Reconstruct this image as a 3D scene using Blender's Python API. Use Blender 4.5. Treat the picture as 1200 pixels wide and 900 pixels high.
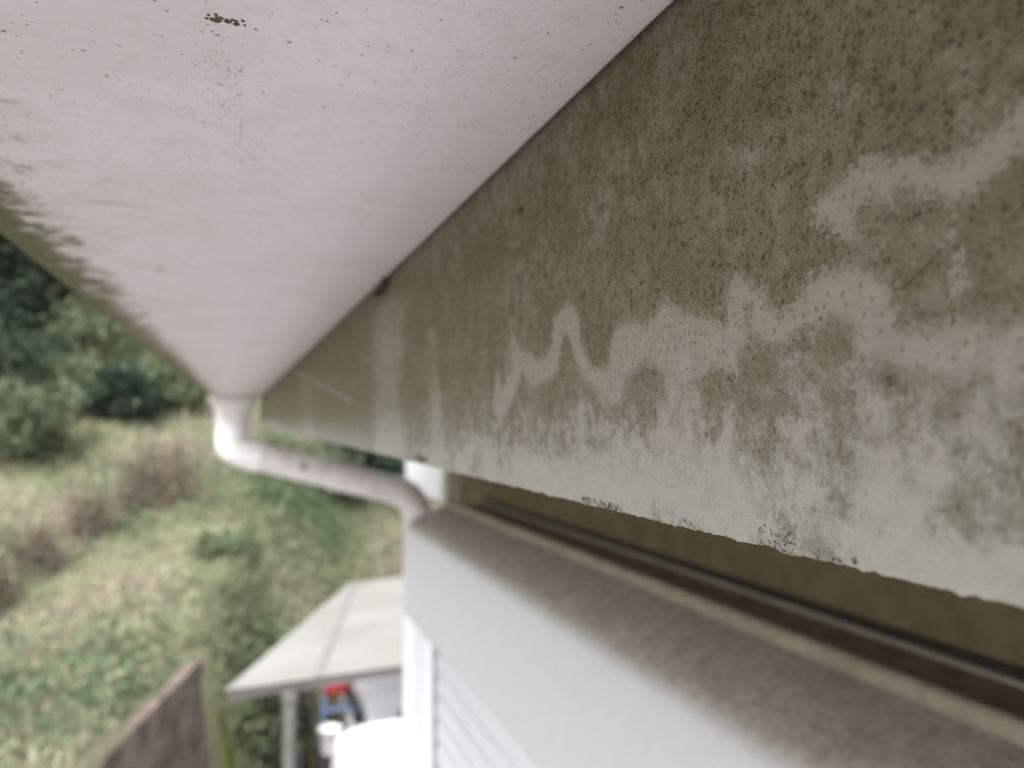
import bpy, bmesh, math, random
import numpy as np
from mathutils import Vector, noise as mnoise
random.seed(7); rng = np.random.default_rng(11)
SC = bpy.context.scene
for o in list(bpy.data.objects): bpy.data.objects.remove(o)
C = bpy.context.collection

# ---------------------------------------------------------------- camera
# world frame: the lens is at the origin, the eave runs along +Y, the house lies on +X, the yard is 4.1 m below
cam = bpy.data.cameras.new('camera'); co = bpy.data.objects.new('camera', cam); C.objects.link(co)
cam.sensor_width = 36; cam.lens = 28.05; cam.clip_start = 0.005; cam.clip_end = 2000
co.location = (0, 0, 0)
co.rotation_euler = (math.radians(90 + 2.572), 0, math.radians(-18.985))
cam.dof.use_dof = True; cam.dof.focus_distance = 0.094; cam.dof.aperture_fstop = 21; cam.dof.aperture_blades = 6
SC.camera = co

# ---------------------------------------------------------------- overcast daylight
SUN_EL, SUN_AZ = 52, 205      # azimuth clockwise from +Y
w = bpy.data.worlds.new('World'); SC.world = w; w.use_nodes = True
nt = w.node_tree; nt.nodes.clear()
sky = nt.nodes.new('ShaderNodeTexSky'); sky.sky_type = 'NISHITA'; sky.sun_disc = False
sky.sun_elevation = math.radians(SUN_EL); sky.sun_rotation = math.radians(SUN_AZ)
sky.air_density = 1.0; sky.dust_density = 4.0; sky.ozone_density = 1.0
hs = nt.nodes.new('ShaderNodeHueSaturation'); hs.inputs['Saturation'].default_value = 0.50
bg = nt.nodes.new('ShaderNodeBackground'); bg.inputs['Strength'].default_value = 0.15
wo = nt.nodes.new('ShaderNodeOutputWorld')
nt.links.new(sky.outputs[0], hs.inputs['Color']); nt.links.new(hs.outputs[0], bg.inputs[0]); nt.links.new(bg.outputs[0], wo.inputs[0])
sl = bpy.data.lights.new('sun', 'SUN'); sl.energy = 1.2; sl.angle = math.radians(25); sl.color = (1, .985, .965)
so = bpy.data.objects.new('sun', sl); C.objects.link(so)
el, az = math.radians(SUN_EL), math.radians(SUN_AZ)
so.rotation_euler = Vector((math.sin(az)*math.cos(el), math.cos(az)*math.cos(el), math.sin(el))).to_track_quat('Z', 'Y').to_euler()
vs = SC.view_settings; vs.view_transform = 'Standard'; vs.look = 'None'; vs.exposure = 1.76; vs.gamma = 1; vs.use_curve_mapping = False
SC.cycles.max_bounces = 8; SC.cycles.diffuse_bounces = 5
SC.cycles.use_denoising = True

# ---------------------------------------------------------------- helpers
WL = {}
def tag(o, label=None, cat=None, group=None, kind=None):
    if label: o['label'] = label
    if cat: o['category'] = cat
    if group: o['group'] = group
    if kind: o['kind'] = kind
    return o
def thing(name, loc, label, cat, group=None):
    o = bpy.data.objects.new(name, None); C.objects.link(o); o.location = loc; o.empty_display_size = .1
    WL[o.name] = Vector(loc); return tag(o, label, cat, group)
def obj(name, verts, faces, mat, parent=None, smooth=False, attrs=None, center=True):
    """one mesh object; vertices are in world coordinates"""
    v = np.asarray(verts, dtype=np.float64).reshape(-1, 3)
    c = (v.min(0) + v.max(0)) / 2 if center else np.zeros(3)
    me = bpy.data.meshes.new(name)
    me.from_pydata((v - c).tolist(), [], faces if isinstance(faces, list) else faces.tolist())
    for k, a in (attrs or {}).items():
        dom = 'POINT' if len(a) == len(v) else 'FACE'
        at = me.attributes.new(k, 'FLOAT', dom); at.data.foreach_set('value', np.asarray(a, dtype=np.float32))
    if smooth: me.polygons.foreach_set('use_smooth', [True]*len(me.polygons))
    me.materials.append(mat); me.update()
    o = bpy.data.objects.new(name, me); C.objects.link(o)
    c = Vector(c); WL[o.name] = c
    if parent is not None: o.parent = parent; o.location = c - WL[parent.name]
    else: o.location = c
    return o
def copy_part(o, dloc, parent):
    d = o.copy(); C.objects.link(d); d.parent = parent; d.location = o.location + Vector(dloc); return d
class MB:
    """collects shapes for ONE mesh"""
    def __init__(s): s.v = []; s.f = []
    def add(s, v, f):
        n = len(s.v); s.v += [tuple(map(float, p)) for p in v]; s.f += [tuple(i + n for i in q) for q in f]; return s
    def box(s, a, b):
        (x0, y0, z0), (x1, y1, z1) = a, b
        return s.add([(x0,y0,z0),(x1,y0,z0),(x1,y1,z0),(x0,y1,z0),(x0,y0,z1),(x1,y0,z1),(x1,y1,z1),(x0,y1,z1)],
              [(0,3,2,1),(4,5,6,7),(0,1,5,4),(1,2,6,5),(2,3,7,6),(3,0,4,7)])
    def obox(s, o, ex, ey, ez):
        o, ex, ey, ez = map(Vector, (o, ex, ey, ez))
        return s.add([o, o+ex, o+ex+ey, o+ey, o+ez, o+ex+ez, o+ex+ey+ez, o+ey+ez],
              [(0,3,2,1),(4,5,6,7),(0,1,5,4),(1,2,6,5),(2,3,7,6),(3,0,4,7)])
    def tube(s, pts, rad, n=10, cap=True):
        pts = [Vector(p) for p in pts]; rads = rad if isinstance(rad, (list, tuple)) else [rad]*len(pts)
        vv = []; up0 = None
        for i, p in enumerate(pts):
            t = (pts[min(i+1, len(pts)-1)] - pts[max(i-1, 0)]).normalized()
            if up0 is None: up0 = t.orthogonal().normalized()
            u = (up0 - t*up0.dot(t)).normalized(); up0 = u; q = t.cross(u)
            for k in range(n):
                a = 2*math.pi*k/n; vv.append(p + (u*math.cos(a) + q*math.sin(a))*rads[i])
        ff = [(i*n+k, i*n+(k+1) % n, (i+1)*n+(k+1) % n, (i+1)*n+k) for i in range(len(pts)-1) for k in range(n)]
        if cap: ff += [tuple(range(n))[::-1], tuple((len(pts)-1)*n+k for k in range(n))]
        return s.add(vv, ff)
    def prism(s, prof, fn0, fn1):
        """closed profile [(a,b)..] swept from fn0 to fn1"""
        n = len(prof); v = [fn0(*p) for p in prof] + [fn1(*p) for p in prof]
        f = [(i, (i+1) % n, n+(i+1) % n, n+i) for i in range(n)] + [tuple(range(n))[::-1], tuple(range(n, 2*n))]
        return s.add(v, f)
    def build(s, name, mat, parent=None, smooth=False, bevel=0, seg=2):
        o = obj(name, s.v, s.f, mat, parent, smooth)
        bm = bmesh.new(); bm.from_mesh(o.data)
        if bevel:
            bmesh.ops.bevel(bm, geom=[e for e in bm.edges if e.calc_face_angle(0) > .4], offset=bevel, segments=seg, profile=.5, affect='EDGES')
        bmesh.ops.recalc_face_normals(bm, faces=bm.faces); bm.to_mesh(o.data); bm.free()
        if smooth or bevel:
            o.data.polygons.foreach_set('use_smooth', [True]*len(o.data.polygons))
            o.data.set_sharp_from_angle(angle=math.radians(40))
        return o

# ---------------------------------------------------------------- material graph helper
class G:
    def __init__(s, name, rough=.7, spec=.3):
        s.m = bpy.data.materials.new(name); s.m.use_nodes = True; s.t = s.m.node_tree
        s.b = s.t.nodes['Principled BSDF']; s.b.inputs['Roughness'].default_value = rough
        s.b.inputs['Specular IOR Level'].default_value = spec
        s.pos = s.t.nodes.new('ShaderNodeNewGeometry').outputs['Position']
        s.dim = '3D'
    def flat(s, i, j):
        """use two world axes as a flat texture plane"""
        q = s.sep(); n = s.t.nodes.new('ShaderNodeCombineXYZ'); s.t.links.new(q[i], n.inputs[0]); s.t.links.new(q[j], n.inputs[1])
        s.pos = n.outputs[0]; s.dim = '2D'
    def set(s, sock, v):
        if hasattr(v, 'is_linked'): s.t.links.new(v, sock)
        elif isinstance(v, (tuple, list)): sock.default_value = (*v, 1) if len(v) == 3 and sock.type == 'RGBA' else v
        else: sock.default_value = v
    def math(s, op, a, b=0, c=0, clamp=False):
        n = s.t.nodes.new('ShaderNodeMath'); n.operation = op; n.use_clamp = clamp
        for i, v in enumerate((a, b, c)): s.set(n.inputs[i], v)
        return n.outputs[0]
    def add(s, a, b): return s.math('ADD', a, b)
    def mul(s, a, b): return s.math('MULTIPLY', a, b)
    def sat(s, a): return s.math('ADD', a, 0, clamp=True)
    def step(s, a, lo, hi, t0=0, t1=1):
        n = s.t.nodes.new('ShaderNodeMapRange'); n.interpolation_type = 'SMOOTHSTEP'
        for i, v in enumerate((a, lo, hi, t0, t1)): s.set(n.inputs[i], v)
        return n.outputs[0]
    def vec(s, sc, p=None):
        n = s.t.nodes.new('ShaderNodeVectorMath'); n.operation = 'MULTIPLY'
        s.set(n.inputs[0], p or s.pos); n.inputs[1].default_value = sc if isinstance(sc, (tuple, list)) else (sc,)*3
        return n.outputs[0]
    def noise(s, sc, det=3, rough=.5, p=None, dist=0):
        n = s.t.nodes.new('ShaderNodeTexNoise'); n.noise_dimensions = s.dim; n.inputs['Scale'].default_value = 1
        n.inputs['Detail'].default_value = det; n.inputs['Roughness'].default_value = rough; n.inputs['Distortion'].default_value = dist
        s.set(n.inputs['Vector'], s.vec(sc, p)); return n.outputs['Fac']
    def voro(s, sc, p=None, rnd=1):
        n = s.t.nodes.new('ShaderNodeTexVoronoi'); n.voronoi_dimensions = s.dim; n.inputs['Scale'].default_value = 1; n.inputs['Randomness'].default_value = rnd
        s.set(n.inputs['Vector'], s.vec(sc, p)); return n.outputs['Distance'], n.outputs['Color']
    def sep(s, v=None):
        n = s.t.nodes.new('ShaderNodeSeparateXYZ'); s.set(n.inputs[0], v or s.pos); return n.outputs
    def mix(s, f, a, b):
        n = s.t.nodes.new('ShaderNodeMix'); n.data_type = 'RGBA'
        s.set(n.inputs[0], f); s.set(n.inputs[6], a); s.set(n.inputs[7], b); return n.outputs[2]
    def attr(s, k):
        n = s.t.nodes.new('ShaderNodeAttribute'); n.attribute_name = k; return n.outputs['Fac']
    def bump(s, h, dist, strength=1):
        n = s.t.nodes.new('ShaderNodeBump'); n.inputs['Distance'].default_value = dist; n.inputs['Strength'].default_value = strength
        s.set(n.inputs['Height'], h); s.t.links.new(n.outputs[0], s.b.inputs['Normal'])
    def done(s, col): s.set(s.b.inputs['Base Color'], col); return s.m
def worn(name, col, col2, sc=8, rough=.6, spec=.3, amt=1.0, det=5, bump=0, bsc=40):
    g = G(name, rough, spec); n = g.noise(sc, det, .6)
    if bump: g.bump(g.noise(bsc, 4, .6), bump)
    return g.done(g.mix(g.mul(g.step(n, .35, .7), amt), col, col2))

# ---------------------------------------------------------------- materials
def fascia_material():
    g = G('algae_stained_fascia', .85, .15)
    y = g.sep()[1]; z = g.sep()[2]; g.flat(1, 2)
    sd, cov, spk = g.attr('trail'), g.attr('cover'), g.attr('speck')
    N = lambda sc, d=4, r=.6, lo=.33, hi=.67: g.add(g.step(g.noise(sc, d, r), lo, hi), -.5)      # full-range noise, -.5 .. .5
    nA = N(95, 5); nB = N(380, 5, .65); nC = N(1300, 4, .7); nD = N(3200, 2, .6); nE = N(5200, 2, .6)
    stk = N((150, 8, 1), 4)                      # rain streaks run down the board
    far = g.step(y, .12, .35)
    tm = g.step(g.add(sd, g.add(g.mul(nC, 1.6), g.add(g.mul(nB, 1.1), g.mul(nD, .9)))), -.16, .2)
    a = g.add(g.add(cov, g.mul(nA, .38)), g.add(g.mul(nB, .42), g.add(g.mul(nC, .42), g.mul(nD, .30))))
    a = g.add(a, g.mul(stk, g.add(.16, g.mul(far, .34))))
    film = g.step(z, -.012, .016, .58, .94)      # the algae film thins out towards the lower edge
    a = g.sat(g.mul(g.mul(g.step(a, -.15, 1.0), film), g.add(1, g.mul(tm, -.94))))
    clean = g.mix(g.add(nB, .5), (.445, .412, .378), (.39, .362, .33))
    clean = g.mix(g.mul(g.add(nC, .5), .35), clean, (.33, .31, .27))
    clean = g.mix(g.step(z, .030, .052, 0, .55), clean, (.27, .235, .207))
    clean = g.mix(g.step(g.add(z, g.mul(nB, .006)), .004, -.012, 0, .8), clean, (.53, .505, .475))      # clean colour turns paler towards the lower edge
    alg = g.mix(g.add(nC, .5), (.275, .252, .176), (.385, .358, .265))
    alg = g.mix(g.mul(g.add(nA, .5), .45), alg, (.21, .195, .125))
    alg = g.mix(g.mul(far, g.step(z, .02, -.012, 0, .6)), alg, (.185, .195, .11))
    alg = g.mix(g.mul(g.step(nE, .05, .42), .6), alg, (.105, .093, .056))
    alg = g.mix(g.mul(g.step(nB, .05, .45), g.mul(g.step(nD, -.1, .3), .5)), alg, (.10, .092, .052))
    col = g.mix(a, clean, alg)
    # black lichen specks of several sizes
    for sc, r, wgt in ((640, .15, .9), (1250, .22, .9), (2300, .28, .85), (300, .07, .9)):
        d, c = g.voro(sc); cc = g.sep(c)
        rad = g.mul(g.math('GREATER_THAN', g.add(cc[0], g.mul(spk, .42)), .955), g.mul(g.add(cc[1], .25), r))
        s = g.mul(g.step(g.add(d, g.mul(nE, .34)), rad, g.mul(rad, .35)), g.mul(wgt, g.step(rad, .01, .02)))
        s = g.mul(g.mul(s, g.add(1, g.mul(tm, -.75))), g.add(.3, g.mul(a, .8)))
        col = g.mix(s, col, (.04, .036, .022))
    # rows of rasped dots inside the grazed trails
    d, c = g.voro((880, 700, 1), rnd=.6)
    s = g.mul(g.mul(g.step(g.add(d, g.mul(nD, .25)), .24, .10), tm), g.mul(g.step(g.sep(c)[2], .2, .7), .7))
    col = g.mix(s, col, (.18, .155, .105))
    h = g.add(g.mul(a, g.add(.6, nC)), g.mul(nD, .35))
    g.bump(h, .00035, .8)
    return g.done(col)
def gutter_material():
    g = G('dirty_white_pvc', .42, .4)
    x, y, z = g.sep(); g.flat(0, 1)
    nA = g.noise(28, 5, .6); nB = g.noise(160, 5, .65); nC = g.noise(700, 3, .6)
    col = g.mix(nA, (.745, .69, .74), (.70, .645, .69))
    col = g.mix(g.mul(g.step(nB, .48, .70), .4), col, (.62, .58, .57))
    col = g.mix(g.mul(g.step(g.noise((14, 22, 1), 5, .65), .46, .64), .28), col, (.56, .53, .50))
    # grime film that thickens along the outer lip and towards the outlet
    edge = g.add(g.add(x, g.mul(g.add(g.noise((75, 105, 1), 6, .72), -.5), .050)), g.mul(g.add(nB, -.5), .016))
    film = g.step(edge, -.020, -.060)
    col = g.mix(g.mul(film, .42), col, (.42, .385, .30))
    col = g.mix(g.mul(g.step(y, .5, 1.7), .5), col, (.36, .30, .25))
    moss = g.step(g.add(edge, g.mul(g.step(y, .30, .9), -.003)), -.0435, -.0565)
    mcol = g.mix(g.step(y, .28, .55), g.mix(nB, (.10, .095, .018), (.04, .044, .011)), g.mix(nB, (.13, .105, .04), (.07, .062, .025)))
    col = g.mix(g.mul(moss, .95), col, mcol)
    # fine dirt specks
    dn = g.attr('speck')
    for sc, r in ((330, .13), (620, .20), (1150, .27)):
        d, c = g.voro(sc); cc = g.sep(c)
        rad = g.mul(g.math('GREATER_THAN', g.add(cc[0], g.mul(dn, .5)), .984), g.mul(g.add(cc[1], .3), r))
        s = g.mul(g.step(d, rad, g.mul(rad, .4)), g.mul(g.step(rad, .01, .02), g.add(.5, g.mul(cc[2], .5))))
        col = g.mix(s, col, (.10, .085, .065))
    sm = g.mul(g.step(g.noise((50, 120, 1), 6, .7), .56, .70), g.step(x, .0, -.045))
    col = g.mix(g.mul(sm, .5), col, (.22, .2, .15))
    g.set(g.b.inputs['Roughness'], g.add(.4, g.mul(film, .35)))
    g.bump(nC, .0002, .5)
    return g.done(col)
def dusty_top():
    g = G('dust_coated_box_metal', .85, .06)
    x, y, z = g.sep()
    n1 = g.noise(48, 6, .7); n2 = g.noise(190, 4, .6)
    dirt = g.sat(g.add(g.add(.55, g.mul(g.add(n1, -.5), 2.2)), g.mul(g.add(n2, -.5), 2.6)))
    nx = g.sep(g.t.nodes['Geometry'].outputs['Normal'])[2]
    upf = g.step(nx, .12, .85)
    clean = g.mix(g.step(n1, .3, .8), (.67, .67, .67), (.63, .63, .63))
    top = g.mix(dirt, (.43, .385, .345), (.255, .215, .182))
    return g.done(g.mix(upf, clean, top))
def leafmat(name, cols, rough=.55):
    g = G(name, rough, .25); t = g.attr('tone')
    r = g.t.nodes.new('ShaderNodeValToRGB'); r.color_ramp.interpolation = 'LINEAR'
    e = r.color_ramp.elements; e[0].position = 0; e[0].color = (*cols[0], 1); e[1].position = 1; e[1].color = (*cols[-1], 1)
    for i, c in enumerate(cols[1:-1]):
        q = e.new((i+1)/(len(cols)-1)); q.color = (*c, 1)
    g.set(r.inputs[0], t); g.set(g.b.inputs['Base Color'], r.outputs[0])
    tr = g.t.nodes.new('ShaderNodeBsdfTranslucent'); g.set(tr.inputs['Color'], r.outputs[0])
    mx = g.t.nodes.new('ShaderNodeMixShader'); mx.inputs[0].default_value = .3
    g.t.links.new(g.b.outputs[0], mx.inputs[1]); g.t.links.new(tr.outputs[0], mx.inputs[2])
    g.t.links.new(mx.outputs[0], g.t.nodes['Material Output'].inputs['Surface'])
    return g.m

M_FASCIA = fascia_material(); M_GUTTER = gutter_material(); M_DUSTY = dusty_top()
M_PIPE = worn('aged_white_pvc', (.74, .695, .71), (.60, .55, .54), 26, .35, .45)
M_WHITE = worn('white_painted_metal', (.84, .84, .85), (.78, .78, .79), 10, .4, .4)
M_SLAT = worn('pale_grey_slat', (.70, .71, .73), (.64, .65, .67), 6, .45, .4)
M_BRIGHT = worn('bright_white_pvc', (.90, .90, .92), (.86, .86, .88), 12, .4, .4)
M_WALL = worn('tan_render', (.20, .155, .098), (.165, .128, .08), 30, .9, .1, bump=.0006, bsc=260)
M_BEIGE = worn('beige_painted_trim', (.52, .48, .40), (.46, .42, .34), 20, .6, .3)
M_SOFFIT = worn('cement_soffit', (.46, .42, .36), (.38, .34, .28), 14, .9, .1)
M_ROOF = worn('slate_roof', (.09, .09, .10), (.14, .13, .125), 9, .8, .2)
M_RIDGE = worn('dusty_aluminium_lip', (.36, .315, .255), (.28, .245, .195), 40, .9, .05)
M_CHANNEL = worn('dirty_channel', (.22, .175, .135), (.15, .12, .09), 45, .9, .1)
M_DARK = worn('dark_shade_and_debris', (.04, .034, .027), (.055, .046, .036), 50, .8, .2)
M_RUBBER = worn('black_rubber', (.02, .02, .02), (.035, .035, .035), 30, .75, .2)
M_MOSS = worn('dry_black_moss', (.095, .077, .05), (.14, .12, .075), 900, .95, .05)
M_SILK = worn('spider_silk', (.75, .75, .72), (.7, .7, .68), 10, .4, .5)
M_CONC = worn('pale_concrete', (.47, .47, .475), (.40, .40, .405), 1.6, .9, .15, bump=.003, bsc=30)
M_EARTH = worn('damp_earth', (.11, .085, .05), (.16, .15, .07), 1.3, .95, .1, bump=.02, bsc=9)
M_TURF = worn('grassy_soil', (.125, .13, .075), (.17, .15, .10), 1.6, .95, .1, bump=.02, bsc=9)
M_SEAM = worn('seam_metal', (.22, .21, .20), (.18, .17, .16), 9, .6, .3)
M_GROOVE = worn('grey_groove', (.34, .35, .39), (.30, .31, .34), 9, .6, .3)
M_STONE = worn('weathered_retaining_concrete', (.19, .15, .125), (.085, .068, .055), 5, .95, .1, bump=.012, bsc=12)
M_LIME = worn('lime_moss', (.095, .105, .024), (.06, .065, .02), 9, .95, .05, bump=.01, bsc=40)
M_POLY = worn('milky_polycarbonate', (.38, .37, .35), (.31, .30, .28), 1.5, .4, .4)
_t = M_POLY.node_tree; _tr = _t.nodes.new('ShaderNodeBsdfTranslucent'); _tr.inputs['Color'].default_value = (.75, .74, .68, 1); _mx = _t.nodes.new('ShaderNodeMixShader'); _mx.inputs[0].default_value = .35
_t.links.new(_t.nodes['Principled BSDF'].outputs[0], _mx.inputs[1]); _t.links.new(_tr.outputs[0], _mx.inputs[2]); _t.links.new(_mx.outputs[0], _t.nodes['Material Output'].inputs['Surface'])
M_STEEL = worn('grey_painted_steel', (.11, .10, .10), (.08, .07, .07), 8, .5, .3)
M_CARW = worn('white_car_paint', (.86, .86, .88), (.83, .83, .85), 3, .25, .5)
M_GLASS = worn('dark_car_glass', (.02, .035, .05), (.03, .05, .07), 2, .08, .6)
M_SILVER = worn('pale_bumper', (.55, .50, .48), (.5, .46, .44), 3, .4, .4)
M_RED = worn('red_cloth', (.36, .05, .045), (.28, .04, .035), 14, .9, .1)
M_BLUE = worn('blue_paint', (.14, .20, .34), (.11, .16, .28), 9, .5, .4)
M_CHROME = worn('dull_metal', (.45, .45, .46), (.35, .35, .36), 20, .35, .5)
M_BLACK = worn('black_paint', (.025, .025, .03), (.04, .04, .045), 12, .5, .4)
M_BARK = worn('bark', (.07, .055, .04), (.12, .10, .075), 14, .95, .1, bump=.01, bsc=30)
M_WOOD = worn('grey_stake', (.24, .20, .17), (.17, .14, .12), 10, .9, .1)
M_LEAF_D = leafmat('dark_evergreen_leaf', [(.012, .021, .012), (.024, .042, .025), (.055, .082, .052), (.19, .22, .155)])
M_LEAF_M = leafmat('mid_green_leaf', [(.05, .068, .038), (.09, .115, .065), (.135, .165, .095), (.23, .235, .155)])
M_LEAF_L = leafmat('light_green_leaf', [(.09, .125, .065), (.15, .19, .105), (.21, .245, .145), (.3, .3, .2)])
M_WOODD = worn('dead_stem', (.15, .115, .095), (.10, .075, .065), 10, .9, .1)
M_DRY = leafmat('dry_leaf', [(.08, .075, .045), (.14, .12, .075), (.19, .15, .11), (.24, .2, .15)], .8)
M_WEED = leafmat('hill_weeds', [(.06, .09, .05), (.105, .15, .085), (.16, .205, .115), (.23, .235, .145), (.25, .18, .14)], .7)
M_LEAF_P = leafmat('pale_leaf', [(.12, .16, .11), (.18, .22, .16), (.26, .29, .2), (.34, .34, .2)])
M_GRASS = leafmat('dry_hill_grass', [(.12, .165, .085), (.19, .225, .125), (.26, .275, .17), (.34, .33, .23), (.33, .28, .225)], .8)

# ================================================================ SETTING
GZ = -4.1
def sheet(name, x0, x1, y0, y1, z, mat, n=1):
    xs = np.linspace(x0, x1, n+1); ys = np.linspace(y0, y1, n+1)
    v = [(x, y, z) for y in ys for x in xs]
    f = [(j*(n+1)+i, j*(n+1)+i+1, (j+1)*(n+1)+i+1, (j+1)*(n+1)+i) for j in range(n) for i in range(n)]
    return tag(obj(name, v, f, mat), kind='structure')
sheet('ground', -600, 600, -600, 600, GZ-.03, M_EARTH, 8)
# pale paving round the house, up to the foot of the retaining wall
sheet('yard', -16, 14, -16, 9.75, GZ, M_CONC, 1)

# hillside: rises behind the yard; s = metres left of the retaining wall, t = metres past the wall's far end
WD = Vector((.228, .974)).normalized(); WN = Vector((-WD.y, WD.x)); WE = Vector((-.25, 7.55))
def st2xy(s, t): p = WE + WN*s + WD*t; return p.x, p.y
def xy2st(x, y): d = Vector((x, y)) - WE; return d.dot(WN), d.dot(WD)
def sm(a, b, x): u = min(1, max(0, (x-a)/(b-a))); return u*u*(3-2*u)
def hill(s, t):
    left = -2.08 + .10*max(0, s) + .40*max(0, t) + .10*max(0, t-6)
    right = GZ - .3 + (2.1 + .36*max(0, t-2.3)+.3)*sm(2.3, 4.2, t)
    wd = .55 + 3.0*sm(.8, 4.2, t); k = sm(-wd, .05 + .3*sm(2, 4, t), s)
    z = right*(1-k) + left*k
    z += .16*mnoise.noise(Vector((s*.7, t*.7, 3))) + .07*mnoise.noise(Vector((s*2.3, t*2.3, 9)))
    return z if z > GZ else GZ - .3
def hz(x, y): return hill(*xy2st(x, y))
ss = np.concatenate([np.linspace(-22, -4, 14), np.linspace(-3.5, 4, 50), np.linspace(4.6, 40, 30)])
ts = np.concatenate([np.linspace(-25, -8, 8), np.linspace(-7, 8, 76), np.linspace(8.6, 60, 40)])
hv = []
for t in ts:
    for s in ss:
        x, y = st2xy(s, t); z = hill(s, t)
        if s < 0 and t < 0: z = GZ - .3
        hv.append((x, y, min(z, 14)))
ns = len(ss); hf = [(j*ns+i+1, j*ns+i, (j+1)*ns+i, (j+1)*ns+i+1) for j in range(len(ts)-1) for i in range(ns-1)]
tag(obj('hillside', hv, hf, M_TURF, smooth=True), kind='structure')

# grass over the slope: nobody could count the blades
def grass(n, srange, trange, hmin, hmax, seed):
    r = np.random.default_rng(seed); V = []; F = []; T = []
    for _ in range(n):
        s = r.uniform(*srange); t = trange[0] + (trange[1]-trange[0])*r.random()**1.4
        x, y = st2xy(s, t); z = hill(s, t)
        if z < GZ + .2 or (t < .05 and s < .10): continue
        p = mnoise.noise(Vector((x*.8, y*.8, 1.7)))*.95 + .35*mnoise.noise(Vector((x*2, y*2, 8))) + .48
        q = mnoise.noise(Vector((x*2.1, y*2.1, 5.1)))*.5 + .5
        h = r.uniform(hmin, hmax)*(.6+.7*q); a = r.uniform(0, 6.28); wd = r.uniform(.008, .02)
        lx, ly = r.normal(0, .35*h, 2); dx, dy = math.cos(a)*wd, math.sin(a)*wd
        b = len(V)
        V += [(x-dx, y-dy, z-.02), (x+dx, y+dy, z-.02), (x+dx*.7+lx*.4, y+dy*.7+ly*.4, z+h*.6), (x-dx*.7+lx*.4, y-dy*.7+ly*.4, z+h*.6), (x+lx, y+ly, z+h*(.75+.2*r.random()))]
        F += [(b, b+1, b+2, b+3), (b+3, b+2, b+4)]; tn = min(1, max(0, p + r.normal(0, .07))); T += [tn, tn]
    return V, F, T
V, F, T = grass(120000, (-6, 8), (-5, 12), .03, .13, 3)
V2, F2, T2 = grass(40000, (-3.6, .3), (2.2, 5.5), .04, .16, 4)      # the steep bank behind the carport
F += [tuple(i+len(V) for i in q) for q in F2]; V += V2; T += T2
V2, F2, T2 = grass(26000, (-1.6, .15), (.1, 4.2), .06, .2, 5)        # and the scarp past the wall's end
F += [tuple(i+len(V) for i in q) for q in F2]; V += V2; T += T2
tag(obj('grass', V, F, M_GRASS, attrs={'tone': T}), 'yellowish green rough grass covering the hillside', 'grass', kind='stuff')

def weeds(n, seed):
    r = np.random.default_rng(seed); V = []; F = []; T = []
    for _ in range(n):
        s = r.uniform(-5, 7); t = -5 + 17*r.random()**1.3
        x, y = st2xy(s, t); z = hill(s, t)
        if z < GZ + .1 or (t < .05 and s < .10): continue
        p = mnoise.noise(Vector((x*.8, y*.8, 7.7)))
        if p < .02 and s > 0 and r.random() > .12: continue
        h = r.uniform(.0, .22)*(1+max(0, p)); c = np.array((x, y, z+h)); a = r.normal(size=3); a /= np.linalg.norm(a); b = np.cross(a, r.normal(size=3)); b /= np.linalg.norm(b); k = r.uniform(.02, .05); i = len(V)
        V += [tuple(c-a*k), tuple(c+b*k*.5), tuple(c+a*k), tuple(c-b*k*.5)]; F.append((i, i+1, i+2, i+3)); T.append(min(1, max(0, .45+.5*mnoise.noise(Vector((x*1.3, y*1.3, 2)))+r.normal(0, .2))))
    return V, F, T
V, F, T = weeds(90000, 17)
tag(obj('undergrowth', V, F, M_WEED, attrs={'tone': T}), 'patches of low leafy weeds and fallen leaves on the hillside', 'weeds', kind='stuff')

# ================================================================ HOUSE
HX, Y0, Y1 = .55, -4.0, 1.97      # wall face, near and far end of the house
house = thing('house', (3.0, -1.0, GZ), 'house corner with tan wall under a deep eave with an algae stained fascia', 'house')
m = MB(); m.box((HX, Y0, GZ), (6.5, Y1, .011)); m.build('wall', M_WALL, house)
m = MB(); m.box((.0675, Y0-.2, .0115), (7.0, Y1+.03, .0225)); m.build('soffit', M_SOFFIT, house)
m = MB(); m.add([(-.02, Y0-.3, .175), (-.02, Y1+.1, .175), (3.5, Y1+.1, 1.75), (3.5, Y0-.3, 1.75), (7.1, Y1+.1, .14), (7.1, Y0-.3, .14),
                 (-.02, Y0-.3, .145), (-.02, Y1+.1, .145), (3.5, Y1+.1, 1.70), (3.5, Y0-.3, 1.70), (7.1, Y1+.1, .11), (7.1, Y0-.3, .11)],
      [(0,1,2,3),(3,2,4,5),(6,9,8,7),(9,11,10,8),(0,6,7,1),(4,10,11,5),(1,7,8,2),(2,8,10,4),(0,3,9,6),(3,5,11,9)]); m.build('roof', M_ROOF, house)
m = MB(); m.add([(.068, Y1+.032, .023), (6.9, Y1+.032, .023), (3.5, Y1+.032, 1.66), (.068, Y1+.032, .16), (.068, Y1+.012, .023), (6.9, Y1+.012, .023), (3.5, Y1+.012, 1.66), (.068, Y1+.012, .16)],
      [(0,3,2,1),(4,5,6,7),(0,1,5,4),(1,2,6,5),(2,3,7,6),(3,0,4,7)]); m.build('gable_board', M_SOFFIT, house)
m = MB(); m.box((.502, Y1+.004, -.9), (.556, Y1+.06, .008)); m.build('corner_post', M_BEIGE, house, bevel=.012)

m = MB(); m.prism([(.545, 2.10), (.497, 2.47), (.62, 2.47), (.62, 2.10)], lambda a, b: (a, b, -.225), lambda a, b: (a, b, -.005)); m.build('white_plate', M_BRIGHT, house, bevel=.006)  # plain white plate, set past the eave and angled to catch sky light
m = MB(); m.box((.6205, Y1+.001, -.17), (.75, 2.46, -.05)); m.build('plate_mount', M_BEIGE, house)  # block that carries the white plate on the house wall

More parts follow.
